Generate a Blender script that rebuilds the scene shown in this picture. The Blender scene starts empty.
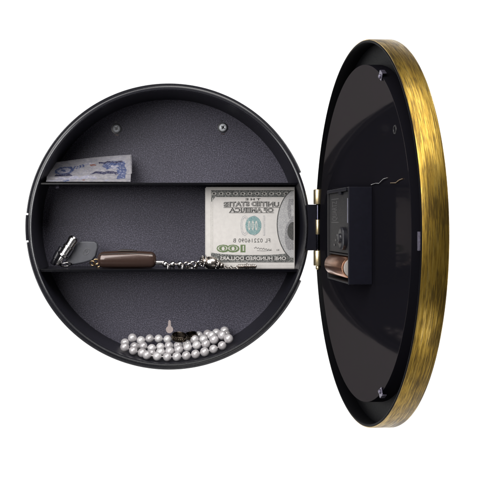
import bpy, bmesh, math, random
from mathutils import Vector, Matrix
random.seed(7)
pi, sin, cos, sqrt = math.pi, math.sin, math.cos, math.sqrt
scene = bpy.context.scene
COL = scene.collection

# ------------------------------------------------------------------ camera, world, lamps, exposure
S = 0.0007                      # metres per unit (one unit = 0.7 mm)
X0, Y0, D = 175.0, 224.0, 800.0  # the lens axis and its distance from the front of the case


def W(p):
    """units (x right, y down, z towards the viewer) -> metres"""
    return Vector(((p[0] - X0) * S, -p[2] * S, (Y0 - p[1]) * S))


def at(x, y, z):
    """the point at depth z that lies in the direction (x, y)"""
    k = (D - z) / D
    return (X0 + (x - X0) * k, Y0 + (y - Y0) * k, z)


cam = bpy.data.cameras.new('camera')
cam.sensor_width = 36.0
cam.lens = 36.0 * D / 480.0
cam.shift_x = (240 - X0) / 480.0
cam.shift_y = -(240 - Y0) / 480.0
cam.clip_start = 0.01
cam.clip_end = 60
camo = bpy.data.objects.new('camera', cam)
COL.objects.link(camo)
camo.location = (0, -D * S, 0)
camo.rotation_euler = (pi / 2, 0, 0)
scene.camera = camo

world = bpy.data.worlds.new('World')
scene.world = world
world.use_nodes = True
bg = world.node_tree.nodes['Background']
bg.inputs[0].default_value = (0.95, 0.97, 1.0, 1)
bg.inputs[1].default_value = 0.07
scene.view_settings.view_transform = 'Standard'
scene.view_settings.look = 'None'
scene.view_settings.exposure = 0
scene.view_settings.gamma = 1


def lamp(name, loc, target, sx, sy, watts, col=(1, 1, 1)):
    l = bpy.data.lights.new(name, 'AREA')
    l.shape = 'RECTANGLE'
    l.size, l.size_y, l.energy, l.color = sx, sy, watts, col
    o = bpy.data.objects.new(name, l)
    COL.objects.link(o)
    o.location = loc
    o.rotation_euler = (Vector(target) - Vector(loc)).to_track_quat('-Z', 'Y').to_euler()
    return o


lamp('key_softbox', (-0.62, -1.12, 0.50), (0.0, 0, 0), 1.05, 1.05, 25, (1.0, 0.98, 0.96))
lamp('top_softbox', (0.30, -0.60, 0.88), (0.14, 0, 0), 0.8, 0.75, 11, (1.0, 0.98, 0.95))
lamp('low_bounce_fill', (0.35, -0.75, -0.85), (0.12, 0, 0), 0.7, 0.4, 1.5, (1.0, 0.97, 0.93))  # fill added in place of dim light bounced up from below
for sx in (-1, 1):
    lamp('backdrop_wash', (sx * 1.25 + 0.1, 0.35, 0.2), (sx * 0.25 + 0.1, 1.4, 0.0), 0.5, 1.8, 21)  # unseen pair added to wash the backdrop to plain white


# ------------------------------------------------------------------ materials
def mat(name):
    m = bpy.data.materials.new(name)
    m.use_nodes = True
    nt = m.node_tree
    return m, nt, nt.nodes['Principled BSDF']


def node(nt, kind, **kw):
    n = nt.nodes.new(kind)
    for k, v in kw.items():
        setattr(n, k, v)
    return n


def coords(nt, scale=(1, 1, 1), uv=False):
    """object (or uv) coordinates in units, stretched by scale"""
    tc = node(nt, 'ShaderNodeTexCoord')
    mp = node(nt, 'ShaderNodeMapping')
    k = 1.0 if uv else 1.0 / S
    mp.inputs['Scale'].default_value = tuple(s * k for s in scale)
    nt.links.new(tc.outputs['UV' if uv else 'Object'], mp.inputs['Vector'])
    return mp.outputs['Vector']


def noise(nt, vec, scale, detail=4, rough=0.6):
    n = node(nt, 'ShaderNodeTexNoise')
    n.inputs['Scale'].default_value = scale
    n.inputs['Detail'].default_value = detail
    n.inputs['Roughness'].default_value = rough
    nt.links.new(vec, n.inputs['Vector'])
    return n.outputs['Fac']


def ramp(nt, fac, stops):
    r = node(nt, 'ShaderNodeValToRGB')
    e = r.color_ramp.elements
    while len(e) < len(stops):
        e.new(0.5)
    for i, (p, c) in enumerate(stops):
        e[i].position = p
        e[i].color = (c, c, c, 1) if isinstance(c, (int, float)) else (*c, 1)
    nt.links.new(fac, r.inputs['Fac'])
    return r.outputs['Color']


def bump(nt, b, h, strength, dist):
    n = node(nt, 'ShaderNodeBump')
    n.inputs['Strength'].default_value = strength
    n.inputs['Distance'].default_value = dist * S
    nt.links.new(h, n.inputs['Height'])
    nt.links.new(n.outputs['Normal'], b.inputs['Normal'])


def simple(name, col, rough=0.5, metal=0.0, var=0.12, vscale=0.3, spec=0.5, bmp=0.0, bscale=2.0, coat=0.0):
    m, nt, b = mat(name)
    v = coords(nt)
    n = noise(nt, v, vscale)
    c = ramp(nt, n, [(0.3, tuple(x * (1 - var) for x in col)), (0.7, tuple(min(1, x * (1 + var)) for x in col))])
    nt.links.new(c, b.inputs['Base Color'])
    r = ramp(nt, noise(nt, v, vscale * 3), [(0.3, max(0, rough - 0.05)), (0.7, min(1, rough + 0.05))])
    nt.links.new(r, b.inputs['Roughness'])
    b.inputs['Metallic'].default_value = metal
    b.inputs['Specular IOR Level'].default_value = spec
    b.inputs['Coat Weight'].default_value = coat
    if bmp:
        bump(nt, b, noise(nt, v, bscale, 2), bmp, 0.4)
    return m


M = {}
M['plastic'] = simple('black_satin_plastic', (0.010, 0.010, 0.014), 0.32)
M['rim'] = simple('black_glossy_plastic', (0.012, 0.012, 0.016), 0.25)
M['wall'] = simple('black_inner_wall', (0.010, 0.010, 0.016), 0.42, spec=0.35)
M['shelf'] = simple('black_lacquered_shelf', (0.003, 0.003, 0.0045), 0.2, spec=0.15)
M['move'] = simple('dark_grey_movement_plastic', (0.013, 0.0125, 0.014), 0.5, spec=0.3, bmp=0.1, bscale=1.6)
M['move_blue'] = simple('blue_black_movement_plastic', (0.0045, 0.0045, 0.009), 0.45, spec=0.18)
M['channel'] = simple('matt_black_channel', (0.0022, 0.0022, 0.003), 0.6, spec=0.06)
M['steel'] = simple('bright_steel', (0.62, 0.60, 0.60), 0.2, 1.0)
M['zinc'] = simple('zinc_plated_steel', (0.80, 0.83, 0.88), 0.38, 0.25)
M['dark_steel'] = simple('dark_blued_steel', (0.05, 0.05, 0.07), 0.25, 1.0)
M['brass'] = simple('hinge_brass', (0.80, 0.66, 0.40), 0.36, 1.0, var=0.05)
M['slot'] = simple('pinkish_grey_slot', (0.42, 0.35, 0.34), 0.7)
M['copper'] = None
M['white_plastic'] = simple('off_white_plastic', (0.6, 0.57, 0.52), 0.4)
M['clip'] = simple('violet_grey_spring_steel', (0.13, 0.12, 0.165), 0.4, 0.7, var=0.4, vscale=0.6)
M['latch'] = simple('blue_grey_plastic', (0.16, 0.16, 0.21), 0.4)
M['end_ring'] = simple('greyed_plastic_washer', (0.30, 0.27, 0.25), 0.45)
M['mark'] = simple('pale_embossed_marking', (0.055, 0.053, 0.055), 0.5)
M['grey_tab'] = simple('slate_grey_rubber', (0.060, 0.062, 0.074), 0.5, bmp=0.1, bscale=1.2)
M['grey_tab_edge'] = simple('slate_grey_emblem', (0.11, 0.11, 0.12), 0.4)
M['fob'] = simple('bronze_brown_lacquer', (0.062, 0.036, 0.029), 0.17, 0.35, var=0.05, coat=0.6)
M['fob_dark'] = simple('dark_brown_seam', (0.02, 0.014, 0.012), 0.4)
M['old_gold'] = simple('antique_gold', (0.42, 0.30, 0.17), 0.32, 1.0, var=0.3, vscale=0.8)
M['charm'] = simple('tarnished_silver', (0.42, 0.38, 0.35), 0.22, 1.0, var=0.5, vscale=0.9, bmp=0.5, bscale=0.8)
M['ring'] = simple('dark_bronze_ring', (0.085, 0.07, 0.055), 0.22, 1.0, var=0.45, vscale=0.8, bmp=0.35, bscale=0.7)
M['cord'] = simple('white_cord', (0.6, 0.57, 0.56), 0.8)


def powder():
    m, nt, b = mat('speckled_charcoal_powder_coat')
    v = coords(nt)
    n1 = noise(nt, v, 0.95, 2, 0.7)
    n2 = noise(nt, v, 0.012, 3, 0.5)
    c1 = ramp(nt, n1, [(0.30, (0.016, 0.0153, 0.022)), (0.5, (0.049, 0.0463, 0.068)), (0.70, (0.150, 0.144, 0.19))])
    c2 = ramp(nt, n2, [(0.3, 0.85), (0.7, 1.12)])
    mx = node(nt, 'ShaderNodeMix', data_type='RGBA', blend_type='MULTIPLY')
    mx.inputs[0].default_value = 1
    nt.links.new(c1, mx.inputs[6])
    nt.links.new(c2, mx.inputs[7])
    nt.links.new(mx.outputs[2], b.inputs['Base Color'])
    b.inputs['Roughness'].default_value = 0.55
    b.inputs['Specular IOR Level'].default_value = 0.35
    bump(nt, b, n1, 0.5, 0.5)
    return m


M['powder'] = powder()


def gilt():
    m, nt, b = mat('brushed_antique_gilt')
    v = coords(nt, (0.022, 0.8, 1), uv=True)       # long streaks round the rim
    v2 = coords(nt, (0.07, 2.4, 1), uv=True)
    v3 = coords(nt, (0.02, 0.09, 1), uv=True)
    s1, s2, s3 = noise(nt, v, 1.0, 6, 0.7), noise(nt, v2, 1.0, 5, 0.75), noise(nt, v3, 1.0, 4, 0.6)
    a = node(nt, 'ShaderNodeMath', operation='MULTIPLY')
    nt.links.new(s1, a.inputs[0])
    a.inputs[1].default_value = 0.45
    a2 = node(nt, 'ShaderNodeMath', operation='MULTIPLY_ADD')
    nt.links.new(s2, a2.inputs[0])
    a2.inputs[1].default_value = 0.30
    nt.links.new(a.outputs[0], a2.inputs[2])
    a3 = node(nt, 'ShaderNodeMath', operation='MULTIPLY_ADD')
    nt.links.new(s3, a3.inputs[0])
    a3.inputs[1].default_value = 0.25
    nt.links.new(a2.outputs[0], a3.inputs[2])
    f = a3.outputs[0]
    c = ramp(nt, f, [(0.35, (0.022, 0.013, 0.005)), (0.43, (0.15, 0.09, 0.014)), (0.52, (0.40, 0.255, 0.042)), (0.68, (0.66, 0.49, 0.17))])
    # short dark scratches and rubbed patches where the gilding has worn through
    s4 = noise(nt, coords(nt, (0.07, 1.5, 1), uv=True), 1.0, 3, 0.6)
    s5 = noise(nt, coords(nt, (0.03, 0.05, 1), uv=True), 1.0, 2, 0.5)
    th = node(nt, 'ShaderNodeMath', operation='MULTIPLY_ADD')
    nt.links.new(s5, th.inputs[0])
    th.inputs[1].default_value = 0.55
    nt.links.new(s4, th.inputs[2])
    k = ramp(nt, th.outputs[0], [(0.74, 0.0), (0.88, 0.72)])
    mx = node(nt, 'ShaderNodeMix', data_type='RGBA')
    nt.links.new(k, mx.inputs[0])
    nt.links.new(c, mx.inputs[6])
    mx.inputs[7].default_value = (0.055, 0.035, 0.014, 1)
    nt.links.new(mx.outputs[2], b.inputs['Base Color'])
    nt.links.new(ramp(nt, f, [(0.36, 0.5), (0.6, 0.25)]), b.inputs['Roughness'])
    b.inputs['Metallic'].default_value = 0.9
    bump(nt, b, s2, 0.25, 0.3)
    return m


M['gilt'] = gilt()


def panel():
    m, nt, b = mat('black_gloss_panel')
    v = coords(nt)
    b.inputs['Base Color'].default_value = (0.0065, 0.0062, 0.0085, 1)
    b.inputs['Roughness'].default_value = 0.5
    b.inputs['Specular IOR Level'].default_value = 0.0
    g = node(nt, 'ShaderNodeBsdfGlossy')
    g.inputs['Color'].default_value = (1.0, 0.88, 0.86, 1)
    nt.links.new(ramp(nt, noise(nt, v, 0.05), [(0.3, 0.04), (0.7, 0.07)]), g.inputs['Roughness'])
    mx = node(nt, 'ShaderNodeMixShader')
    mx.inputs[0].default_value = 0.021
    nt.links.new(b.outputs[0], mx.inputs[1])
    nt.links.new(g.outputs[0], mx.inputs[2])
    nt.links.new(mx.outputs[0], nt.nodes['Material Output'].inputs['Surface'])
    return m


M['panel'] = panel()


def copper():
    m, nt, b = mat('copper_battery_foil')
    v = coords(nt, (1, 1, 1))
    c = ramp(nt, noise(nt, v, 0.12), [(0.3, (0.40, 0.19, 0.115)), (0.7, (0.56, 0.30, 0.19))])
    nt.links.new(c, b.inputs['Base Color'])
    b.inputs['Metallic'].default_value = 0.95
    b.inputs['Roughness'].default_value = 0.24
    return m


M['copper'] = copper()


def paper(name, col, tint):
    m, nt, b = mat(name)
    v = coords(nt)
    c = ramp(nt, noise(nt, v, 0.25, 6, 0.7), [(0.3, tint), (0.65, col)])
    nt.links.new(c, b.inputs['Base Color'])
    b.inputs['Roughness'].default_value = 0.75
    b.inputs['Specular IOR Level'].default_value = 0.2
    bump(nt, b, noise(nt, v, 0.6, 4), 0.15, 0.3)
    return m


def ink(name, dark, light, scale, lo, hi):
    """engraved print: fine two-tone hatch of ink and paper"""
    m, nt, b = mat(name)
    v = coords(nt)
    n = node(nt, 'ShaderNodeTexVoronoi', feature='DISTANCE_TO_EDGE')
    n.inputs['Scale'].default_value = scale
    nt.links.new(v, n.inputs['Vector'])
    n2 = noise(nt, v, scale * 1.7, 4, 0.8)
    ad = node(nt, 'ShaderNodeMath', operation='MULTIPLY_ADD')
    nt.links.new(n.outputs['Distance'], ad.inputs[0])
    ad.inputs[1].default_value = 0.9
    nt.links.new(n2, ad.inputs[2])
    c = ramp(nt, ad.outputs[0], [(lo, dark), (hi, light)])
    nt.links.new(c, b.inputs['Base Color'])
    b.inputs['Roughness'].default_value = 0.8
    b.inputs['Specular IOR Level'].default_value = 0.1
    return m


PAPER = (0.60, 0.58, 0.56)
M['paper'] = paper('cream_banknote_paper', PAPER, (0.54, 0.52, 0.505))
M['ink_border'] = ink('grey_green_engraved_border', (0.05, 0.055, 0.055), (0.46, 0.46, 0.44), 0.75, 0.5, 0.95)
M['ink_dark'] = ink('dark_grey_ink', (0.05, 0.05, 0.05), (0.14, 0.14, 0.135), 1.2, 0.5, 0.9)
M['ink_pale'] = ink('pale_hatch_ink', (0.42, 0.41, 0.39), (0.72, 0.70, 0.66), 1.4, 0.5, 0.9)
M['ink_seal'] = ink('teal_seal_ink', (0.13, 0.24, 0.25), (0.50, 0.58, 0.56), 0.9, 0.52, 1.0)
M['ink_green'] = ink('green_numeral_ink', (0.09, 0.14, 0.06), (0.24, 0.30, 0.17), 1.4, 0.5, 0.95)
M['ink_grey'] = ink('grey_portrait_hatch', (0.19, 0.19, 0.20), (0.46, 0.45, 0.45), 0.9, 0.5, 0.95)
M['ink_mid'] = ink('mid_grey_hatch', (0.34, 0.34, 0.35), (0.56, 0.55, 0.54), 0.7, 0.5, 0.95)
M['paper_blue'] = paper('mauve_grey_banknote_paper', (0.27, 0.26, 0.275), (0.15, 0.15, 0.18))
M['ink_blue'] = ink('blue_note_ink', (0.04, 0.055, 0.13), (0.20, 0.21, 0.28), 0.32, 0.5, 1.25)
M['ink_navy'] = ink('navy_note_ink', (0.022, 0.022, 0.05), (0.13, 0.13, 0.18), 0.4, 0.5, 1.2)
M['ink_lilac'] = ink('lilac_note_ink', (0.17, 0.18, 0.25), (0.34, 0.32, 0.35), 0.3, 0.4, 0.9)
M['ink_red'] = ink('rust_note_ink', (0.15, 0.07, 0.06), (0.24, 0.17, 0.165), 0.5, 0.5, 1.0)


def pearl():
    m, nt, b = mat('white_pearl')
    v = coords(nt)
    oi = node(nt, 'ShaderNodeObjectInfo')
    c = ramp(nt, oi.outputs['Random'], [(0.0, (0.40, 0.38, 0.39)), (0.5, (0.53, 0.51, 0.525)), (1.0, (0.64, 0.625, 0.635))])
    nt.links.new(c, b.inputs['Base Color'])
    b.inputs['Roughness'].default_value = 0.3
    b.inputs['Coat Weight'].default_value = 1.0
    b.inputs['Coat Roughness'].default_value = 0.08
    b.inputs['Subsurface Weight'].default_value = 0.25
    b.inputs['Subsurface Radius'].default_value = (0.002, 0.0017, 0.0016)
    b.inputs['Subsurface Scale'].default_value = 1.0
    b.inputs['Sheen Weight'].default_value = 0.0
    b.inputs['Metallic'].default_value = 0.25
    return m


M['pearl'] = pearl()
M['backdrop'] = simple('white_seamless_paper', (0.93, 0.93, 0.93), 0.9, var=0.01, spec=0.1)


# ------------------------------------------------------------------ mesh helpers
class MB:
    def __init__(self, f=None):
        self.v, self.f, self.m, self.uv = [], [], [], {}
        self.map = f or (lambda p: p)

    def add(self, verts, faces, mi=0):
        o = len(self.v)
        self.v += [tuple(p) for p in verts]
        self.f += [tuple(i + o for i in q) for q in faces]
        self.m += [mi] * len(faces)
        return o

    def lathe(self, prof, n=128, closed=True, mi=0, c=(0, 0), a0=0.0, a1=2 * pi, uv=False):
        """profile of (r, z) turned about the z axis through c"""
        full = abs(a1 - a0 - 2 * pi) < 1e-6
        k = n if full else n + 1
        vs = []
        for i in range(k):
            a = a0 + (a1 - a0) * i / n
            vs += [(c[0] + r * cos(a), c[1] + r * sin(a), z) for r, z in prof]
        m = len(prof)
        fs, uvs = [], []
        for i in range(n):
            j = (i + 1) % k
            for q in range(m if closed else m - 1):
                q2 = (q + 1) % m
                fs.append((i * m + q, j * m + q, j * m + q2, i * m + q2))
                if uv:
                    R = max(prof[q][0], prof[q2][0])
                    u0, u1 = (a0 + (a1 - a0) * i / n) * R, (a0 + (a1 - a0) * (i + 1) / n) * R
                    w0 = prof[q][1] + prof[q][0]
                    w1 = prof[q2][1] + prof[q2][0]
                    uvs.append([(u0, w0), (u1, w0), (u1, w1), (u0, w1)])
        if not full and closed:
            fs.append(tuple(range(m)))
            fs.append(tuple(n * m + q for q in range(m)))
        s = len(self.f)
        self.add(vs, fs, mi)
        for i, u in enumerate(uvs):
            self.uv[s + i] = u

    def box(self, a, b, mi=0):
        (x0, y0, z0), (x1, y1, z1) = a, b
        vs = [(x, y, z) for x in (x0, x1) for y in (y0, y1) for z in (z0, z1)]
        self.add(vs, [(0, 1, 3, 2), (4, 6, 7, 5), (0, 4, 5, 1), (2, 3, 7, 6), (0, 2, 6, 4), (1, 5, 7, 3)], mi)

    def spin(self, a, b, prof, n=24, mi=0):
        """profile of (t along a->b, radius) turned about the line a-b, ends capped"""
        a, b = Vector(a), Vector(b)
        d = (b - a)
        L = d.length
        d.normalize()
        u = d.orthogonal().normalized()
        w = d.cross(u)
        vs = []
        for t, r in prof:
            c = a + d * (t * L)
            vs += [c + (u * cos(2 * pi * i / n) + w * sin(2 * pi * i / n)) * r for i in range(n)]
        fs = []
        for k in range(len(prof) - 1):
            for i in range(n):
                j = (i + 1) % n
                fs.append((k * n + i, k * n + j, (k + 1) * n + j, (k + 1) * n + i))
        fs.append(tuple(range(n)))
        fs.append(tuple((len(prof) - 1) * n + i for i in range(n)))
        self.add(vs, fs, mi)

    def tube(self, pts, r, n=10, mi=0, closed=False):
        pts = [Vector(p) for p in pts]
        k = len(pts)
        vs = []
        for i, p in enumerate(pts):
            if closed:
                t = pts[(i + 1) % k] - pts[i - 1]
            else:
                t = pts[min(i + 1, k - 1)] - pts[max(i - 1, 0)]
            t.normalize()
            ref = Vector((0, 0, 1)) if abs(t.z) < 0.9 else Vector((1, 0, 0))
            u = t.cross(ref).normalized()
            w = t.cross(u)
            vs += [p + (u * cos(2 * pi * j / n) + w * sin(2 * pi * j / n)) * r for j in range(n)]
        fs = []
        for i in range(k if closed else k - 1):
            i2 = (i + 1) % k
            for j in range(n):
                j2 = (j + 1) % n
                fs.append((i * n + j, i * n + j2, i2 * n + j2, i2 * n + j))
        if not closed:
            fs += [tuple(range(n)), tuple((k - 1) * n + j for j in range(n))]
        self.add(vs, fs, mi)

    def torus(self, c, R, r, ax, n=32, m=10, mi=0, squash=(1, 1)):
        ax = Vector(ax).normalized()
        u = ax.orthogonal().normalized()
        w = ax.cross(u)
        self.tube([Vector(c) + (u * cos(2 * pi * i / n) * squash[0] + w * sin(2 * pi * i / n) * squash[1]) * R for i in range(n)], r, m, mi, True)

    def ball(self, c, r, n=20, mi=0, sq=(1, 1, 1)):
        vs = [(c[0], c[1] - r * sq[1], c[2])]
        h = n // 2
        for k in range(1, h):
            t = pi * k / h
            vs += [(c[0] + r * sq[0] * sin(t) * cos(2 * pi * i / n), c[1] - r * sq[1] * cos(t), c[2] + r * sq[2] * sin(t) * sin(2 * pi * i / n)) for i in range(n)]
        vs.append((c[0], c[1] + r * sq[1], c[2]))
        fs = []
        for i in range(n):
            j = (i + 1) % n
            fs.append((0, 1 + i, 1 + j))
            for k in range(h - 2):
                fs.append((1 + k * n + i, 1 + (k + 1) * n + i, 1 + (k + 1) * n + j, 1 + k * n + j))
            fs.append((1 + (h - 2) * n + i, len(vs) - 1, 1 + (h - 2) * n + j))
        self.add(vs, fs, mi)

    def prism(self, pts, z0, z1, mi=0):
        n = len(pts)
        vs = [(x, y, z0) for x, y in pts] + [(x, y, z1) for x, y in pts]
        fs = [tuple(range(n)), tuple(range(n, 2 * n))] + [(i, (i + 1) % n, n + (i + 1) % n, n + i) for i in range(n)]
        self.add(vs, fs, mi)

    def loft(self, secs, n=28, mi=0):
        """sections (x, yc, zc, half height, half depth, exponent) across the x axis"""
        vs = []
        for x, yc, zc, hy, hz, e in secs:
            for i in range(n):
                a = 2 * pi * i / n
                ca, sa = cos(a), sin(a)
                vs.append((x, yc + hy * math.copysign(abs(sa) ** (2 / e), sa), zc + hz * math.copysign(abs(ca) ** (2 / e), ca)))
        fs = []
        for k in range(len(secs) - 1):
            for i in range(n):
                j = (i + 1) % n
                fs.append((k * n + i, k * n + j, (k + 1) * n + j, (k + 1) * n + i))
        fs += [tuple(range(n)), tuple((len(secs) - 1) * n + i for i in range(n))]
        self.add(vs, fs, mi)

    def build(self, name, mats, parent=None, origin=None, smooth=40, bevel=0, normals=True, sub=0):
        pts = [W(self.map(p)) for p in self.v]
        if parent is not None:
            base = parent['_w'] if '_w' in parent else (0, 0, 0)
            org = Vector(base)
        else:
            org = W(origin) if origin is not None else sum(pts, Vector()) / len(pts)
        me = bpy.data.meshes.new(name)
        me.from_pydata([tuple(p - org) for p in pts], [], self.f)
        for m in (mats if isinstance(mats, (list, tuple)) else [mats]):
            me.materials.append(m)
        me.polygons.foreach_set('material_index', self.m)
        if self.uv:
            uvl = me.uv_layers.new(name='UVMap')
            for pi_, p in enumerate(me.polygons):
                u = self.uv.get(pi_)
                if u:
                    for k, li in enumerate(p.loop_indices):
                        uvl.data[li].uv = u[k]
        if normals:
            bm = bmesh.new()
            bm.from_mesh(me)
            bmesh.ops.recalc_face_normals(bm, faces=bm.faces)
            bm.to_mesh(me)
            bm.free()
        if smooth:
            me.polygons.foreach_set('use_smooth', [True] * len(me.polygons))
            me.set_sharp_from_angle(angle=math.radians(smooth))
        me.update()
        o = bpy.data.objects.new(name, me)
        COL.objects.link(o)
        if parent is not None:
            o.parent = parent
            o['_w'] = tuple(org)
        else:
            o.location = org
            o['_w'] = tuple(org)
        if bevel:
            b = o.modifiers.new('bevel', 'BEVEL')
            b.width, b.segments, b.limit_method = bevel * S, 3, 'ANGLE'
            b.angle_limit = math.radians(40)
            b.harden_normals = True
        if sub:
            s = o.modifiers.new('subsurf', 'SUBSURF')
            s.levels = s.render_levels = sub
        return o


def thing(name, loc, label, cat, group=None):
    o = bpy.data.objects.new(name, None)
    COL.objects.link(o)
    o.empty_display_size = 0.01
    o.location = W(loc)
    o['_w'] = tuple(W(loc))
    tag(o, label, cat, group)
    return o


def tag(o, label, cat, group=None, kind=None):
    o['label'], o['category'] = label, cat
    if group:
        o['group'] = group
    if kind:
        o['kind'] = kind
    return o


def text_tris(s, width, height, offset=0.0, spacing=1.0):
    """filled letters fitted to width x height, origin at the top left, y down; written as the photograph shows them (mirror image)"""
    cu = bpy.data.curves.new('letters', 'FONT')
    cu.body = s
    cu.offset = offset
    cu.space_character = spacing
    cu.resolution_u = 3
    o = bpy.data.objects.new('letters', cu)
    COL.objects.link(o)
    dg = bpy.context.evaluated_depsgraph_get()
    dg.update()
    me = o.evaluated_get(dg).to_mesh()
    vs = [tuple(v.co) for v in me.vertices]
    fs = [tuple(p.vertices) for p in me.polygons]
    o.evaluated_get(dg).to_mesh_clear()
    bpy.data.objects.remove(o)
    bpy.data.curves.remove(cu)
    xa, xb = min(v[0] for v in vs), max(v[0] for v in vs)
    ya, yb = min(v[1] for v in vs), max(v[1] for v in vs)
    out = [((1 - (v[0] - xa) / (xb - xa)) * width, (1 - (v[1] - ya) / (yb - ya)) * height) for v in vs]
    return out, fs


# ------------------------------------------------------------------ backdrop
bd = MB()
bw = [(-3200, 0), (3600, 0)]
prof = [(-2700, -1850)] + [(2000 + 500 * sin(a), -1350 - 500 * cos(a)) for a in [i * pi / 24 for i in range(13)]] + [(2500, 600)]
vs, fs = [], []
for y, z in prof:
    vs += [(-3200, y, z), (3600, y, z)]
for i in range(len(prof) - 1):
    fs.append((2 * i, 2 * i + 1, 2 * i + 3, 2 * i + 2))
bd.add(vs, fs)
o = bd.build('backdrop', M['backdrop'], origin=(X0, 2500, -1350), smooth=60)
tag(o, 'plain white seamless studio backdrop behind the open round safe', 'backdrop', kind='structure')

# ------------------------------------------------------------------ the round safe
CX, CY = 168.8, 226.6
RO, RC, RI, DEP = 143.9, 141.6, 136.8, 62.0
safe = thing('hidden_safe', (CX, CY + RO, -DEP / 2),
             'open round black wall safe with two shelves and a hinged gilt-rimmed door', 'safe')


def ctr(p):
    return (CX + p[0], CY + p[1], p[2])


# shell: inner wall, outer wall, back
m = MB(ctr)
m.lathe([(RI, -1.0), (RI - 0.3, -DEP), (RC - 0.6, -DEP - 1.6), (RC - 0.3, -2.9)], 192)
case = m.build('case', M['wall'], safe)
m = MB(ctr)
m.lathe([(0, -DEP + 0.4), (RI + 0.2, -DEP + 0.4), (RI + 0.2, -DEP - 1.4), (0, -DEP - 1.4)], 160, closed=False)
back = m.build('back_plate', M['powder'], safe)


# collar: rounded front lip all the way round
m = MB(ctr)
pr = [(RI - 0.1, -4), (RI - 0.1, 0.2), (RI + 0.3, 0.8), (RI + 0.9, 0.9), (RI + 2.6, -0.9), (RI + 2.9, -1.5), (RC - 0.6, -1.7), (RC, -2.3), (RC, -4)]
m.lathe(pr, 256)
m.build('collar', M['rim'], case)
# outer flange: cut away beside the hinge and at the catch on the left
hx = math.asin((281 - CY) / RO)
hx0 = -math.asin((CY - 172) / RO)
lt0 = pi - math.asin((241.5 - CY) / RO)
lt1 = pi + math.asin((CY - 214) / RO)
pf = [(RC + 0.1, -2.4), (RO - 1.0, -2.2), (RO - 0.25, -2.9), (RO, -4), (RO, -14), (RO - 0.8, -15), (RC + 0.1, -15)]
m = MB(ctr)
m.lathe(pf, 160, a0=hx, a1=lt0 - 0.007)
m.lathe(pf, 160, a0=lt1 + 0.007, a1=2 * pi + hx0)
m.build('flange', M['rim'], case)
m = MB(ctr)
pk = [(RC + 0.1, -1.6), (RO - 1.6, -1.4), (RO - 0.1, -2.2), (RO + 0.3, -3.5), (RO + 0.3, -15), (RC + 0.1, -15)]
m.lathe(pk, 24, a0=lt0 + 0.006, a1=lt1 - 0.006)
m.build('catch', M['plastic'], case)

# screws on the back plate
for sx, sy in ((116.5, 128.5), (223, 127.5)):
    px, py, _ = at(sx, sy, -DEP + 2)
    m = MB(lambda p, a=px, b=py: (a + p[0], b + p[1], p[2]))
    z = -DEP + 0.4
    m.lathe([(0.001, z + 1.3), (1.1, z + 1.3), (1.4, z + 2.5), (2.2, z + 2.9), (3.4, z + 2.3), (4.2, z + 1.2), (4.3, z - 0.2), (0.001, z - 0.2)], 32, closed=False, mi=0)
    m.lathe([(5.6, z - 0.2), (5.6, z + 0.4), (4.5, z + 0.5), (4.35, z + 0.2)], 32, mi=1)
    for q in (0.6, 0.6 + pi / 2):
        m.prism([(a_ * 2.3 * cos(q) - b_ * 0.5 * sin(q), a_ * 2.3 * sin(q) + b_ * 0.5 * cos(q)) for a_, b_ in ((-1, -1), (1, -1), (1, 1), (-1, 1))], z + 2.0, z + 2.86 + (0.03 if q > 1 else 0), 1)
    m.build('screw', [M['zinc'], M['plastic']], back)
    m = MB()
    m.prism([(px - 3, py - 7.5), (px + 0.3, py - 7.8), (px + 0.3, py - 6.8), (px - 2.6, py - 6.6)], z - 0.1, z + 0.25)
    m.prism([(px - 2, py + 6.2), (px + 2.2, py + 6.6), (px + 1.8, py + 7.3), (px - 1.6, py + 7.0)], z - 0.1, z + 0.25, 1)
    m.build('screw_slot', [M['plastic'], M['fob']], back)
# hanging slot
px, py, _ = at(169.5, 329.5, -DEP)
pts = [(px + 3.9 * cos(a), py + 3.9 * sin(a)) for a in [math.radians(-60 + i * 300 / 24) for i in range(25)]]
pts += [(px - 1.5, py - 5), (px - 1.3, py - 9.2), (px - 0.5, py - 10.2), (px + 0.5, py - 10.2), (px + 1.3, py - 9.2), (px + 1.5, py - 5)]
m = MB()
m.prism(pts, -DEP + 0.2, -DEP + 0.62)
m.build('hanging_slot', M['slot'], back)


# shelves: sheet with a front lip turned up/down
def shelf(ytop, lip):
    m = MB()
    y = ytop - CY
    hw = sqrt(RI ** 2 - y ** 2) - 0.3
    pts = []
    m.box((CX - hw, ytop, -DEP + 0.6), (CX + hw, ytop + 1.2, -6.5))
    m.box((CX - hw, ytop - 0.02, -6.45), (CX + hw, ytop + lip, -5.0))
    return m.build('shelf', M['shelf'], safe, bevel=0.3)


shelf(182.4, 2.0)
shelf(269.3, 3.0)
# little bracket under the upper shelf
m = MB()
px, py, _ = at(57.5, 187, -40)
m.prism([(px - 1.2, py - 2.5), (px + 1.4, py - 2.5), (px + 1.8, py + 1.4), (px - 1.8, py + 1.6)], -41, -39)
m.build('shelf_clip', M['clip'], safe, bevel=0.3)

# ---- hinge
HX, HZ = 317.6, 1.0
m = MB()
m.prism([(CX + 137.5, 204.5), (HX - 1.0, 204.5), (HX - 1.0, 250.5), (CX + 137.5, 250.5)], -3.2, -1.2)
m.box((HX + 1.2, 186, -4.2), (HX + 8.0, 276, -2.0))
hinge = m.build('hinge', M['move_blue'], safe, bevel=0.5)


def knuckle(y0, y1, r, mt, name, e=0.6):
    m = MB()
    L = y1 - y0
    m.spin((HX, y0, HZ), (HX, y1, HZ), [(0, r - e), (e / L * 0.4, r - e * 0.3), (e / L, r), (1 - e / L, r), (1 - e / L * 0.4, r - e * 0.3), (1, r - e)], 32)
    return m.build(name, mt, hinge)


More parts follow.
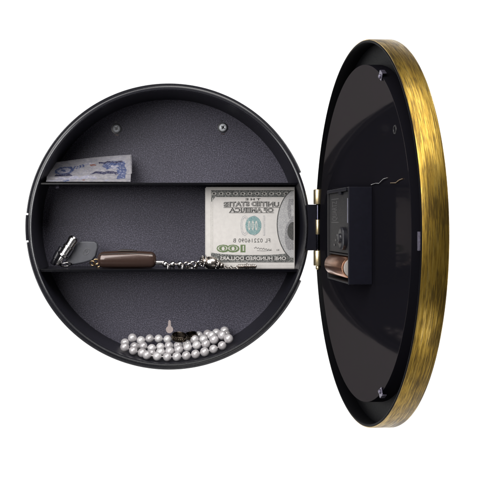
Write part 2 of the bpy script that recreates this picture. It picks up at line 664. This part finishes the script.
knuckle(189.5, 204.3, 4.3, M['brass'], 'knuckle')
knuckle(250.4, 265.6, 4.3, M['brass'], 'knuckle')
knuckle(219.5, 234.5, 2.3, M['brass'], 'knuckle')
knuckle(204.3, 250.4, 1.7, M['dark_steel'], 'hinge_pin', 0.2)
knuckle(265.6, 269.6, 2.1, M['brass'], 'pin_end')

# ---- door: opened towards the viewer about the hinge
AL = 0.040
DC = (322.7, 231.3, 148.0)
RD, TD = 153.96, 17.6


def dr(p):
    """door frame: p = (along the door away from the hinge, down, through the door away from the case)"""
    d, y, n = p
    return (DC[0] + d * sin(AL) + n * cos(AL), DC[1] + y, DC[2] + d * cos(AL) - n * sin(AL))


m = MB(dr)
m.lathe([(151.2, 0.5), (151.7, -0.1), (152.6, -0.25), (153.2, 0.3), (153.2, 14.4), (120, 14.4), (120, 11.5), (151.2, 11.5)], 256)
door = m.build('door', M['channel'], safe)
m = MB(dr)
m.lathe([(153.25, 0.3), (153.7, 0.35), (RD, 0.9), (RD, 16.6), (RD - 0.4, 17.4), (RD - 1.2, 17.8), (142, 17.8), (140, 16.4), (140, 14.5), (153.25, 14.5)], 256, uv=True, a0=pi, a1=3 * pi)
m.build('gilt_rim', M['gilt'], door)
m = MB(dr)
m.lathe([(0.001, 0), (60, 0), (133.9, 0), (134.2, 0), (134.45, 0.08), (134.5, 0.3), (134.5, 11.4), (0.001, 11.4)], 256, closed=False)
m.build('inner_panel', M['panel'], door)
m = MB(dr)
m.lathe([(0.001, 15.2), (139.9, 15.2), (139.9, 16.0), (0.001, 16.0)], 128, closed=False)
m.build('dial', M['white_plastic'], door)
# screw plug in the panel
m = MB(lambda p: dr((100.4 + p[0], -72.4 + p[1], p[2])))
m.lathe([(2.2, -0.02), (2.4, -0.5), (3.0, -0.5), (3.3, -0.02)], 32)
m.build('panel_plug', M['move'], door)
# spring clips in the channel
for s in (-1, 1):
    a = math.atan2(s * 117, 70.4)
    m = MB(lambda p, a=a: dr((p[0] * cos(a) - p[1] * sin(a), p[0] * sin(a) + p[1] * cos(a), p[2])))
    m.box((131.8, -3.6, -1.0), (137.3, 3.6, -0.35))
    m.box((137.2, -3, -1.0), (138.0, 3, 2.5))
    m.spin((134, 0, -1.1), (134, 0, -2.2), [(0, 1.8), (0.6, 1.7), (1, 1.0)], 16)
    m.build('panel_clip', M['clip'], door, bevel=0.2)
# catch plate on the inner side of the rim, opposite the hinge
m = MB(dr)
m.box((147.6, -2.5, -0.9), (150.9, 9.5, 6))
m.build('catch_plate', M['clip'], door, bevel=0.3)

# ---- clock movement on the panel
m = MB(dr)
m.box((-27, -35.5, -5), (43.58, 38.6, -0.05), 0)                # base
m.box((43.6, -35.5, -18.2), (46.03, 38.6, -0.06), 1)            # wall nearest the viewer
m.box((-27, -35.5, -17.5), (-25.4, 38.6, -5.02), 0)
m.box((-25.38, -35.5, -17.6), (43.58, -33, -5.02), 0)
m.box((-25.38, 37.2, -17.2), (43.58, 38.6, -5.02), 0)
m.box((-25.38, 16.2, -16.4), (43.58, 17.6, -5.02), 0)
mv = m.build('clock_movement', [M['move'], M['move_blue']], door, bevel=0.5)
m = MB(dr)
m.box((-24.6, -32.8, -16.2), (41.0, 15.6, -14.6))
lid = m.build('movement_cover', M['move'], door, bevel=0.5)
m = MB(dr)
m.box((-22, -35.3, -19.0), (40, -32.6, -17.65), 0)
m.box((14, -33.0, -18.4), (22, -30.6, -16.25), 0)
m.build('hanger_clip', M['move_blue'], door, bevel=0.4)
m = MB(dr)
m.spin((27, 4, -16.0), (27, 4, -20.0), [(0, 9), (0.75, 9), (0.9, 8.4), (1, 6.5)], 40)
m.spin((27, 4, -19.8), (27, 4, -21.4), [(0, 4), (0.8, 3.8), (1, 3)], 24)
m.build('setting_wheel', M['plastic'], door)
m = MB(dr)
t, f = text_tris('QUARTZ', 16, 10)
m.add([(-14 + y * 1.9, -26 + x, -16.35) for x, y in t], f)
m.add([(-17 + a, -28.0 + b, -16.35) for a, b in ((0, 0), (25, 0), (25, 0.7), (0, 0.7))], [(0, 1, 2, 3)])
m.add([(-17 + a, -9 + b, -16.35) for a, b in ((0, 0), (25, 0), (25, 0.7), (0, 0.7))], [(0, 1, 2, 3)])
for k, (a, b) in enumerate(((2, 1), (-3, 5), (6, 7), (-8, 9))):
    m.box((a, b, -16.7), (a + 5, b + 1.6, -16.25), 1)
m.build('cover_marking', [M['mark'], M['plastic']], door, normals=False, smooth=0)
m = MB(dr)
m.box((42.2, -27, -18.3), (43.4, -8, -15))
m.build('cover_latch', M['latch'], door, bevel=0.2)
# thin bent metal strands on the panel above the movement
m = MB(dr)
m.tube([(45, -37, -0.6), (58, -37.5, -0.9), (66, -37, -0.8), (78, -39.5, -1.2), (86, -40, -0.7)], 0.35, 8)
m.tube([(92, -36, -0.5), (104, -35.5, -0.6), (112, -37, -0.7), (118, -37.5, -0.5)], 0.35, 8, 1)
m.build('bent_strand', [M['steel'], M['old_gold']], door)

# battery in the bay
bt = thing('battery', dr((8, 30, -14)), 'copper-wrapped battery lying in the bay of the clock movement on the door', 'battery')
m = MB(dr)
m.spin((-24, 26.6, -12.0), (36.5, 26.6, -12.0), [(0, 7.6), (0.005, 8.6), (0.02, 8.9), (0.975, 8.9), (0.99, 8.5), (1, 7.8)], 40)
m.build('wrapper', M['copper'], bt)
m = MB(dr)
m.spin((36.55, 26.6, -12.0), (37.4, 26.6, -12.0), [(0, 7.6), (1, 7.2)], 32)
m.build('end_ring', M['end_ring'], bt)
m = MB(dr)
m.spin((37.42, 26.6, -12.0), (40.4, 26.6, -12.0), [(0, 3.6), (0.8, 3.5), (1, 2.9)], 24)
m.build('terminal', M['zinc'], bt)
m = MB(dr)
m.tube([(40.6 + 0.45 * k / 3, 26.6 + 4.5 * cos(k * 0.6), -12.0 + 4.5 * sin(k * 0.6)) for k in range(20)], 0.5, 8)
m.build('contact_spring', M['zinc'], door)


# ------------------------------------------------------------------ hundred note (mirror image, folded at its right)
def bend(px, py, lay):
    z = -26 + 1.2 * sin((px - 206) / 88 * pi) - 0.045 * (py - 228) + 0.8 * sin((py - 187) / 40) + lay
    return at(px, py, z)


note = MB()
MI = {k: i for i, k in enumerate(['paper', 'ink_border', 'ink_dark', 'ink_pale', 'ink_seal', 'ink_green', 'ink_grey', 'ink_mid'])}


def rows(mb, fy, y0, y1, n, xl, xr, lay, mi, nx=16):
    """filled area between xl(y) and xr(y)"""
    vs, fs = [], []
    for i in range(n + 1):
        y = y0 + (y1 - y0) * i / n
        a, b = xl(y), xr(y)
        vs += [fy(a + (b - a) * j / nx, y, lay) for j in range(nx + 1)]
    for i in range(n):
        for j in range(nx):
            a = i * (nx + 1) + j
            fs.append((a, a + 1, a + nx + 2, a + nx + 1))
    mb.add(vs, fs, mi)


def letters(mb, fy, s, x, y, w, h, lay, mi, offset=0.0, shape=None, spacing=1.0):
    t, f = text_tris(s, w, h, offset, spacing)
    q = []
    for a, b in t:
        if shape:
            a, b = shape(a, b)
        q.append(fy(x + a, y + b, lay))
    mb.add(q, f, mi)


XR = 294.0
K = lambda v: (lambda y: v)
# the folded stack of paper: sheets a little out of step
for k, (a, b, t0, t1, z) in enumerate(((206.2, XR, 187.0, 268.6, 0.0), (205.2, XR - 0.3, 188.0, 269.0, -1.3), (205.8, XR - 0.2, 187.4, 268.8, -2.6))):
    rows(note, bend, t0, t1, 24, K(a), K(b), z, 0, 24)
# fold joining the sheets on the right
vs, fs = [], []
for i in range(25):
    y = 187 + 81.6 * i / 24
    for j in range(9):
        a = pi * j / 8
        vs.append(bend(XR + 0.9 * sin(a), y, -1.3 + 1.3 * cos(a)))
for i in range(24):
    for j in range(8):
        a = i * 9 + j
        fs.append((a, a + 1, a + 10, a + 9))
note.add(vs, fs, 0)
L1, L2, L3, L4 = 0.10, 0.16, 0.22, 0.28
edge = XR - 0.3
ovx = lambda y: 301.5 - 24.5 * sqrt(max(0, 1 - ((y - 224.5) / 37.5) ** 2))
rows(note, bend, 190.6, 196.6, 6, K(211), K(edge), L1, MI['ink_border'], 40)
rows(note, bend, 190.2, 190.6, 1, K(211), K(edge), L1, MI['ink_dark'], 40)
rows(note, bend, 196.6, 197.0, 1, lambda y: 216, K(edge), L1, MI['ink_dark'], 40)
rows(note, bend, 196.6, 201.5, 6, K(211), lambda y: 215.5 - (y - 196.6) * 0.75, L1, MI['ink_border'], 4)
rows(note, bend, 190.6, 253, 30, K(210.6), K(211.2), L2, MI['ink_pale'], 1)
rows(note, bend, 198, 252, 30, K(212.2), K(212.9), L2, MI['ink_pale'], 1)
# white curls in the top border
for i in range(11):
    x = 214 + i * 7.2
    if x < edge - 5:
        rows(note, bend, 191.9, 195.2, 5, lambda y, x=x: x - 2.3 * sqrt(max(0, 1 - ((y - 193.55) / 1.65) ** 2)), lambda y, x=x: x + 2.3 * sqrt(max(0, 1 - ((y - 193.55) / 1.65) ** 2)), L2, MI['ink_pale'], 6)
        rows(note, bend, 192.6, 194.5, 4, lambda y, x=x: x - 1.3, lambda y, x=x: x + 1.0, L3, MI['ink_dark'], 3)
arch = lambda w, k: (lambda a, b: (a, b - k * (1 - ((a - w / 2) / (w / 2)) ** 2)))
letters(note, bend, 'T H E', 245.5, 198.2, 15, 2.2, L2, MI['ink_dark'], 0.03)
for s, x, y, w, h, k in (('UNITED STATES', 223.5, 202.0, 56, 5.2, 0.7), ('OF AMERICA', 229, 207.8, 45, 4.6, 0.0)):
    letters(note, bend, s, x, y, w, h, L2, MI['ink_dark'], 0.06, arch(w, k))
    letters(note, bend, s, x + 0.25, y + 0.3, w - 0.5, h - 0.6, L3, MI['paper'], -0.028, arch(w, k))
    rows(note, bend, y + h + 0.15, y + h + 0.6, 1, K(x), K(x + w), L2, MI['ink_dark'], 12)
# seal over tall pale numerals
letters(note, bend, '100', 240.5, 215.3, 24.5, 20.5, L1, MI['ink_mid'], 0.0)
letters(note, bend, '100', 241.2, 216.0, 23.1, 19.1, L2, MI['paper'], -0.03)
el = lambda cx, cy, rx, ry, s: (lambda y: cx + s * rx * sqrt(max(0, 1 - ((y - cy) / ry) ** 2)))
rows(note, bend, 216.0, 235.0, 20, el(253.4, 225.5, 8.0, 9.5, -1), el(253.4, 225.5, 8.0, 9.5, 1), L3, MI['ink_seal'], 14)
for dx in (-4.2, -0.6, 2.9):
    rows(note, bend, 220.5, 230.5, 10, el(253.4 + dx, 225.5, 1.2, 5, -1), el(253.4 + dx, 225.5, 1.2, 5, 1), L4, MI['ink_pale'], 3)
    rows(note, bend, 222.5, 228.5, 6, el(253.4 + dx, 225.5, 0.5, 3, -1), el(253.4 + dx, 225.5, 0.5, 3, 1), L4 + 0.06, MI['ink_seal'], 2)
letters(note, bend, 'FL 02216090 B', 233.2, 238.5, 37, 3.9, L2, MI['ink_dark'], 0.0, None, 1.1)
letters(note, bend, '100', 216.6, 244.6, 28.8, 7.8, L2, MI['ink_green'], 0.055, None, 0.84)
letters(note, bend, '100', 217.6, 245.6, 26.5, 5.4, L3, MI['ink_pale'], -0.02, None, 0.84)
letters(note, bend, '100', 217.9, 245.9, 25.9, 4.8, L4, MI['ink_green'], -0.05, None, 0.84)


def stroke(mb, fy, pts, w, lay, mi):
    vs, fs = [], []
    for i, (x, y) in enumerate(pts):
        x2, y2 = pts[min(i + 1, len(pts) - 1)]
        x1, y1 = pts[max(i - 1, 0)]
        l = math.hypot(x2 - x1, y2 - y1) or 1
        nx, ny = -(y2 - y1) / l * w / 2, (x2 - x1) / l * w / 2
        vs += [fy(x + nx, y + ny, lay), fy(x - nx, y - ny, lay)]
    for i in range(len(pts) - 1):
        fs.append((2 * i, 2 * i + 1, 2 * i + 3, 2 * i + 2))
    mb.add(vs, fs, mi)


stroke(note, bend, [(254 + i * 0.45, 247.6 + i * 0.06 + 1.0 * sin(i * 1.1) * (0.4 + 0.6 * sin(i * 0.37) ** 2)) for i in range(40)], 0.4, L2, MI['ink_dark'])
stroke(note, bend, [(257, 250.6), (264, 250.9), (272, 250.4)], 0.3, L2, MI['ink_dark'])
letters(note, bend, 'B2', 276.5, 249.2, 2.6, 1.5, L2, MI['ink_dark'])
# bottom border with the value in pale letters
topb = lambda x: 253.4 + 1.3 * cos((x - 214) / 80 * pi * 2)
vs, fs = [], []
for i in range(61):
    x = 211 + (edge - 211) * i / 60
    yt = 255.0 - 2.6 * abs(((x - 252) / 41)) ** 3
    for j in range(7):
        vs.append(bend(x, yt + (262.0 - yt) * j / 6, L1))
for i in range(60):
    for j in range(6):
        a = i * 7 + j
        fs.append((a, a + 1, a + 8, a + 7))
note.add(vs, fs, MI['ink_border'])
rows(note, bend, 262.0, 262.4, 1, K(211), K(edge), L1, MI['ink_dark'], 40)
rows(note, bend, 256.2, 260.4, 4, K(219), K(287), L2, MI['ink_dark'], 40)
letters(note, bend, 'ONE HUNDRED DOLLARS', 220, 256.5, 66, 3.6, L3, MI['paper'], 0.02)
rows(note, bend, 265.6, 265.9, 1, K(208), K(edge), L1, MI['ink_pale'], 40)
# oval frame with a plain shaded bust, cut by the fold
rows(note, bend, 191.2, 257.5, 40, ovx, K(edge), L2, MI['ink_mid'], 14)
stroke(note, bend, [(ovx(y) + 0.2, y) for y in [191 + i * 66 / 50 for i in range(51)]], 0.9, L3, MI['ink_dark'])
rows(note, bend, 199, 219, 14, lambda y: 289.0 - 1.6 * sin((y - 199) / 20 * pi), K(edge), L3, MI['ink_grey'], 6)
rows(note, bend, 219, 250, 20, lambda y: 293.5 - 8.8 * sqrt(max(0, 1 - ((y - 236) / 17.5) ** 2)), K(edge), L3, MI['ink_grey'], 6)
rows(note, bend, 222, 240, 14, lambda y: 293.4 - 6.0 * sqrt(max(0, 1 - ((y - 231) / 9.2) ** 2)), K(edge), L4, MI['ink_dark'], 6)
rows(note, bend, 205, 216, 8, lambda y: 291.2, K(edge), L4, MI['ink_mid'], 3)
o = note.build('banknote', [M[k] for k in MI], origin=at(250, 269, -26), normals=False, smooth=60)
tag(o, 'cream hundred note printed in mirror image, propped upright on the lower shelf', 'banknote')

# ------------------------------------------------------------------ blue note on the upper shelf
BM = {k: i for i, k in enumerate(['paper_blue', 'ink_blue', 'ink_navy', 'ink_lilac', 'ink_red'])}
bn = MB()


def sheet(u, v, lay):
    """u along the note 0..1, v down 0..1 (0.72 is the crease)"""
    top = 163.6 + (155.2 - 163.6) * u - 1.0 * sin(u * pi)
    cre = 177.4 + (174.6 - 177.4) * u + 0.5 * sin(u * 9)
    bot = 181.7
    xl = 49.5 + (v - 0.2) * (-4.5)
    xr = 130.4 + 0.6 * sin(v * 3)
    x = xl + (xr - xl) * u
    if v < 0.72:
        t = v / 0.72
        y = top + (cre - top) * t
        z = -46 + 18 * t ** 1.3 + 3.4 * sin(u * 7 + 1) * (1 - t) + 0.9 * sin(u * 17 + t * 3) + 0.5 * sin(u * 31 - t * 9)
    else:
        t = (v - 0.72) / 0.28
        y = cre + (bot - cre) * t - (2.0 * sin(pi * t / 0.4) if t < 0.4 else 0)
        z = -28 + 18 * min(1, t * 1.15) ** 0.8
    return at(x, y, z + lay)


def bfill(v0, v1, n, ul, ur, lay, mi, nx=16):
    q = lay * 40
    wob = (lambda u, v: (u + 0.006 * sin(v * 47 + q) + 0.004 * sin(v * 101 + u * 30), v + 0.018 * sin(u * 38 + q) + 0.012 * sin(u * 90 + 2 * q))) if lay > 0.1 else (lambda u, v: (u, v))
    rows(bn, lambda u, v, l: sheet(*wob(u, v), l), v0, v1, n, ul, ur, lay, mi, nx)


bfill(0, 1, 36, K(0), K(1), 0, 0, 60)
# second layer behind (the note is doubled)
rows(bn, lambda u, v, l: at(*[a + b for a, b in zip(sheet(u, v, l)[:2], (0.6, -0.5))], sheet(u, v, l)[2]) if False else (sheet(u, v, l)[0] + 0.9, sheet(u, v, l)[1] - 0.7, sheet(u, v, l)[2]), 0, 0.7, 20, K(0), K(1), -1.6, 0, 40)
be = lambda cu, cv, ru, rv, s: (lambda v: cu + s * ru * sqrt(max(0, 1 - ((v - cv) / rv) ** 2)))
bfill(0.03, 0.70, 20, K(0.02), K(0.97), 0.08, BM['ink_lilac'] if False else 0, 40)
# faint wavy guilloche bands over the whole note
for k in range(9):
    v0 = 0.06 + k * 0.068
    stroke(bn, lambda x, y, l: sheet(x, y, l), [(0.04 + 0.92 * i / 120, v0 + 0.02 * sin(i * 0.35 + k * 1.3) + 0.012 * sin(i * 0.11 * (k + 2))) for i in range(121)], 0.010, 0.11 + 0.002 * k, BM['ink_lilac'])
# left roundel: ring of blue round a pale middle, blue bar below
bfill(0.24, 0.62, 16, be(0.19, 0.43, 0.115, 0.19, -1), be(0.19, 0.43, 0.115, 0.19, 1), 0.16, BM['ink_blue'], 14)
bfill(0.31, 0.54, 12, be(0.19, 0.425, 0.078, 0.115, -1), be(0.19, 0.425, 0.078, 0.115, 1), 0.22, BM['ink_lilac'], 10)
bfill(0.36, 0.48, 8, be(0.18, 0.42, 0.03, 0.06, -1), be(0.18, 0.42, 0.03, 0.06, 1), 0.28, BM['ink_blue'], 6)
bfill(0.57, 0.70, 8, lambda v: 0.07 + (0.7 - v) * 0.3, lambda v: 0.30 - (0.7 - v) * 0.25, 0.2, BM['ink_navy'], 12)
for k in range(4):
    cu = 0.31 + k * 0.035
    bfill(0.27 - k * 0.015, 0.40 - k * 0.02, 6, K(cu - 0.011), K(cu + 0.012), 0.16, BM['ink_blue'], 3)
bfill(0.20, 0.26, 4, K(0.40), K(0.55), 0.12, BM['ink_lilac'], 8)
bfill(0.24, 0.31, 4, lambda v: 0.50, lambda v: 0.57, 0.16, BM['ink_red'], 6)
# right hook shape
bfill(0.20, 0.46, 14, lambda v: 0.655 + 0.05 * ((v - 0.2) / 0.26 - 0.5) ** 2 * 4, lambda v: 0.93 - 0.02 * (v - 0.2), 0.16, BM['ink_blue'], 16)
bfill(0.32, 0.44, 8, be(0.80, 0.38, 0.05, 0.06, -1), be(0.80, 0.38, 0.05, 0.06, 1), 0.22, BM['ink_lilac'], 8)
bfill(0.46, 0.86, 18, lambda v: 0.845 + 0.02 * sin(v * 20), lambda v: 0.945 - 0.06 * max(0, v - 0.6), 0.16, BM['ink_blue'], 8)
bfill(0.18, 0.24, 4, K(0.61), K(0.90), 0.2, BM['ink_navy'], 14)
bfill(0.56, 0.66, 6, lambda v: 0.50 + (0.66 - v) * 1.0, lambda v: 0.84, 0.2, BM['ink_navy'], 14)
# front flap print
bfill(0.91, 0.965, 4, K(0.03), K(0.20), 0.14, BM['ink_lilac'], 10)
bfill(0.90, 0.975, 4, K(0.20), K(0.27), 0.16, BM['ink_blue'], 6)
bfill(0.91, 0.95, 4, K(0.43), K(0.455), 0.16, BM['ink_red'], 4)
bfill(0.87, 0.96, 4, K(0.70), K(0.74), 0.16, BM['ink_lilac'], 4)
bfill(0.80, 0.87, 4, K(0.10), K(0.60), 0.12, BM['ink_lilac'], 20)
o = bn.build('banknote', [M[k] for k in BM], origin=at(88, 182, -25), normals=False, smooth=60)
tag(o, 'creased blue and mauve note folded lengthwise on the upper shelf', 'banknote')

# ------------------------------------------------------------------ key chain on the lower shelf
SH = 269.3
kc = thing('key_chain', (120, SH, -24), 'key chain with bronze-brown fob, grey tab, steel clasp and silver charms on the lower shelf', 'key chain')
ZK = -24.0


def kp(x, y, z=ZK):
    return at(x, y, z)


m = MB()
m.spin(kp(57.0, 264.8, ZK + 6), kp(75.0, 237.2, ZK + 6), [(0, 2.2), (0.02, 2.7), (0.28, 2.9), (0.285, 4.2), (0.33, 6.0), (0.39, 6.0), (0.41, 5.0), (0.60, 5.1), (0.615, 5.7), (0.68, 5.7), (0.70, 4.9), (0.84, 5.0), (0.85, 5.4), (0.94, 5.4), (0.96, 4.7), (1.0, 3.8)], 32)
m.build('clasp', M['steel'], kc)
m = MB()
m.spin(kp(52.5, 264.5, ZK - 7), kp(62, 247, ZK - 8), [(0, 2.4), (0.04, 3.0), (0.3, 3.0), (0.33, 3.8), (0.7, 3.8), (0.74, 3.0), (0.97, 3.0), (1, 2.2)], 24)
m.build('clasp_shade_rod', M['plastic'], kc)  # black rod standing in for the shade and dark reflections beside the clasp
m = MB()
tab = [(69.5, 265.6), (64.5, 262.5), (71.5, 253.6), (76.0, 244.0), (79, 241.6), (86, 241.0), (94.5, 241.4), (97.8, 243.6), (98.2, 247), (96, 256), (92.5, 260.2), (84, 262.8)]
m.prism([kp(x, y, ZK - 5)[:2] for x, y in tab], ZK - 8.5, ZK - 1.5)
tb = m.build('grey_tab', M['grey_tab'], kc, bevel=1.6)
m = MB()
c = kp(86.5, 251.5, ZK - 1.4)
m.torus(c, 3.4, 0.28, (0, 0, 1), 28, 8, 0, (0.7, 1.1))
m.tube([(c[0] - 1.2, c[1] - 1.5, c[2]), (c[0], c[1] + 1.6, c[2]), (c[0] + 1.2, c[1] - 1.5, c[2])], 0.22, 8)
m.build('emblem', M['grey_tab_edge'], tb)
m = MB()
m.torus(kp(66, 264.5, ZK + 2), 5.6, 0.7, (0.2, 1, 0.35), 40, 10)
m.build('split_ring', M['steel'], kc)
m = MB()
for k, (x, y, r) in enumerate(((92.5, 263.3, 2.6), (96.2, 262, 3.2), (98.0, 265.2, 2.2))):
    m.torus(kp(x, y, ZK + 2), r, 0.65, (0.3 * (k - 1), 0.5, 1), 24, 8)
m.build('gold_link', M['old_gold'], kc)
# fob
m = MB()
secs = []
x0, x1 = 97.6, 156.2
for i in range(41):
    t = (1 - cos(pi * i / 40)) / 2
    x = x0 + (x1 - x0) * t
    el_ = lambda q, w: sqrt(max(0.0, 1 - (1 - min(1.0, q / w)) ** 2))
    e = max(0.25, el_(t, 0.11) if t < 0.5 else el_(1 - t, 0.09))
    c = kp(x, 259.8 - 0.5 * sin(t * pi))
    secs.append((c[0], c[1], c[2], (8.2 + 0.8 * sin(t * pi)) * (0.30 + 0.70 * e), 6.6 * (0.3 + 0.7 * e), 2.2))
m.loft(secs, 40)
fob = m.build('fob', M['fob'], kc, smooth=50)
m = MB()
sg = [kp(100 + 53 * t, 254.6 - 1.3 * sin(t * pi), ZK + 5.2) for t in [i / 24 for i in range(25)]]
m.tube(sg, 0.4, 8)
m.build('seam', M['fob_dark'], fob)
m = MB()
m.loft([(kp(118, 0)[0], kp(0, 250.8)[1], ZK + 1, 0.7, 3, 4), (kp(122, 0)[0], kp(0, 250.4)[1], ZK + 1, 1.3, 3.4, 4), (kp(132, 0)[0], kp(0, 250.6)[1], ZK + 1, 1.2, 3.4, 4), (kp(137, 0)[0], kp(0, 251.2)[1], ZK + 1, 0.6, 3, 4)], 20)
m.build('push_button', M['fob_dark'], fob)
m = MB()
m.loft([(kp(x, 0)[0], kp(0, 262.8)[1], ZK, h, 2.4, 4) for x, h in ((155.5, 2.0), (157, 2.4), (165, 2.1), (166.5, 1.4))], 20)
m.build('fob_end', M['steel'], kc)
# chain: alternate links and beads
x = 165.5
k = 0
while x < 202:
    m = MB()
    y = 265.6 + 0.8 * sin(x * 0.9) - (0.0 if x < 184 else (x - 184) * 0.10)
    if k % 2 == 0 and x < 184:
        m.ball(kp(x, y - 0.7, ZK + 2), 3.3, 20)
        m.build('chain_bead', M['steel'], kc)
    else:
        m.torus(kp(x, y + 0.3, ZK + 1.5), 2.7, 0.85, ((1, 0.2, 0.4) if k % 4 == 1 else (0.2, 0.5, 1)), 22, 8, 0, (1.2, 0.9))
        m.build('chain_link', M['steel'] if k % 3 else M['charm'], kc)
    x += 3.6 if x < 184 else 3.2
    k += 1
# big ornate charm
m = MB()
a, b = kp(199.5, 259.8, ZK + 10), kp(224, 266.2, ZK + 10)
m.spin(a, b, [(t, r * 0.86) for t, r in [(0, 2.6), (0.03, 4.6), (0.10, 6.0), (0.14, 5.2), (0.18, 6.6), (0.24, 6.8), (0.27, 5.6), (0.32, 6.9), (0.42, 7.6), (0.52, 7.7), (0.62, 7.3), (0.70, 6.3), (0.73, 5.0), (0.76, 5.4), (0.82, 4.6), (0.86, 3.2), (0.90, 3.4), (0.97, 2.6), (1, 1.4)]], 36)
ch = m.build('charm', M['charm'], kc, smooth=55)
m = MB()
A, B = Vector(a), Vector(b)
dx = (B - A).normalized()
u = dx.orthogonal().normalized()
w = dx.cross(u)
for q, (t, r, R, n) in enumerate(((0.21, 0.85, 6.0, 16), (0.70, 0.75, 5.4, 14), (0.07, 0.7, 4.6, 12))):
    for i in range(n):
        p = A + (B - A) * t + (u * cos(2 * pi * i / n) + w * sin(2 * pi * i / n)) * R
        m.ball(tuple(p), r, 10)
m.build('beading', M['steel'], ch)
m = MB()
for i in range(5):
    m.torus(kp(225 + i * 2.9, 267.4, ZK + 10), 1.5, 0.45, ((0, 1, 0.2) if i % 2 else (0.2, 0.2, 1)), 18, 8, 0, (1.2, 0.8))
m.build('fine_chain', M['charm'], kc)
m = MB()
a, b = kp(237.5, 266.6, ZK + 10), kp(256.5, 266.4, ZK + 10)
pr = [(0, 1.0)]
for i in range(9):
    t = 0.03 + i * 0.105
    r = 2.5 + (1.0 if i == 4 else 0) + 0.2 * sin(i * 3)
    pr += [(t, r - 0.9), (t + 0.02, r), (t + 0.07, r), (t + 0.09, r - 0.9)]
pr += [(1, 1.0)]
m.spin(a, b, pr, 24)
m.build('bar_charm', M['charm'], kc, smooth=45)

# ------------------------------------------------------------------ pearls in the bottom of the case
PR = 4.75
front = [(146.5, 357.2), (157, 358.6), (167.2, 359.2), (177, 359.2), (187, 358.2), (196.6, 356.2), (205.8, 353.4), (214.2, 349.9), (221.5, 345.3), (227.4, 339.8)]
second = [(125.4, 347.4), (133.2, 351.6), (142, 352.9), (151.6, 353.4), (160.6, 352.4), (169.8, 351.2), (179.2, 349.4), (188.3, 347.2), (197.3, 345.2), (205.8, 343.2), (213.2, 339.9), (220.4, 336.2)]
backr = [(127.6, 343.0), (133.0, 340.2), (141, 339.6), (149, 339.0), (157.4, 338.8), (165.6, 339.2), (200.4, 335.2), (208.4, 334.0), (216, 332.8), (223, 331.6)]
inner = [(136.5, 346.6), (144.6, 346.8), (152.6, 347.4), (160.6, 347.0), (168.2, 346.2), (193.5, 340.6), (186, 344), (177.5, 345.6), (203, 339.2), (211, 336)]
low = [(139, 349.6), (226.0, 334.2)]
spots = []
floor_r = lambda z: RI - 0.4
for lst, z, lift in ((front, -9, 0), (second, -17, 1), (backr, -47, 1), (inner, -33, 1), (low, -40, 1)):
    for x, y in lst:
        p = Vector(at(x, y, z))
        r = Vector((p.x - CX, p.y - CY, 0))
        if r.length > RI - PR - 0.3:
            r *= (RI - PR - 0.3) / r.length
            p.x, p.y = CX + r.x, CY + r.y
        spots.append(p)
# push overlapping pearls apart
for _ in range(60):
    for i in range(len(spots)):
        for j in range(i):
            dlt = spots[i] - spots[j]
            l = dlt.length
            if l < 2 * PR - 0.05:
                sh = dlt / max(l, 1e-3) * (2 * PR - l) * 0.5
                sh.x *= 0.35
                sh.y *= 0.35
                spots[i] += sh
                spots[j] -= sh
    for p in spots:
        p.z = min(-PR - 0.5, max(-DEP + PR + 0.6, p.z))
        r = Vector((p.x - CX, p.y - CY, 0))
        if r.length > RI - PR - 0.2:
            r *= (RI - PR - 0.2) / r.length
            p.x, p.y = CX + r.x, CY + r.y
neck = thing('pearl_necklace', (177, CY + RI, -28), 'string of white pearls coiled in the bottom of the round case', 'necklace')
proto = None
for p in spots:
    if proto is None:
        m = MB()
        m.ball(tuple(p), PR, 32)
        m.map = lambda q, p=p: (q[0] - p.x + 177, q[1] - p.y + CY + RI, q[2] - p.z - 28)
        proto = m.build('pearl', M['pearl'], neck, smooth=80)
        o = proto
    else:
        o = proto.copy()
        COL.objects.link(o)
        o.parent = neck
    o.location = W(p) - W((177, CY + RI, -28))
    o.scale = [1 + random.uniform(-0.07, 0.03)] * 3
    o.rotation_euler = (random.uniform(0, 6), random.uniform(0, 6), 0)
m = MB()
n0 = 0
for lst in (front, second, backr[:6], backr[6:], inner[:5]):
    k = {id(front): 0}.get(id(lst))
idx = {'a': (0, 10), 'b': (10, 22), 'c': (22, 28), 'd': (28, 32), 'e': (32, 37)}
for a, b in idx.values():
    m.tube([tuple(spots[i]) for i in range(a, b)], 0.5, 8)
m.build('string', M['cord'], neck)


# two rings lying on the pearls
def finger_ring(x, y, z, R, h, tilt, label):
    c = at(x, y, z)
    t = Matrix.Rotation(tilt[0], 3, 'X') @ Matrix.Rotation(tilt[1], 3, 'Z')

    def f(p):
        q = t @ Vector((p[0], p[2], p[1]))     # lathe axis -> vertical
        return (c[0] + q.x, c[1] + q.y, c[2] + q.z)
    r = thing('finger_ring', c, label, 'ring', 'rings among the pearls')
    m = MB(f)
    m.lathe([(R - 0.9, -h), (R - 0.5, -h - 0.35), (R, -h - 0.3), (R + 0.3, -h), (R + 0.1, -h * 0.6), (R - 0.1, 0), (R + 0.1, h * 0.6), (R + 0.3, h), (R, h + 0.3), (R - 0.5, h + 0.35), (R - 0.9, h)], 64)
    m.build('band', M['ring'], r)
    m = MB(f)
    n = 22
    for i in range(n):
        a = 2 * pi * i / n
        m.ball(((R + 0.1) * cos(a), (R + 0.1) * sin(a), 0), 0.85, 10, 0, (1, 1, 1.3))
    m.build('studs', M['ring'], r)


finger_ring(179.4, 337.0, -25, 7.6, 2.6, (-0.24, 0.08), 'larger dark bronze ring lying on the pearls, left of the smaller ring')
finger_ring(191.2, 335.6, -37, 6.0, 2.5, (-0.20, -0.14), 'smaller dark bronze ring lying on the pearls, right of the larger ring')

for o in bpy.data.objects:
    if '_w' in o:
        del o['_w']
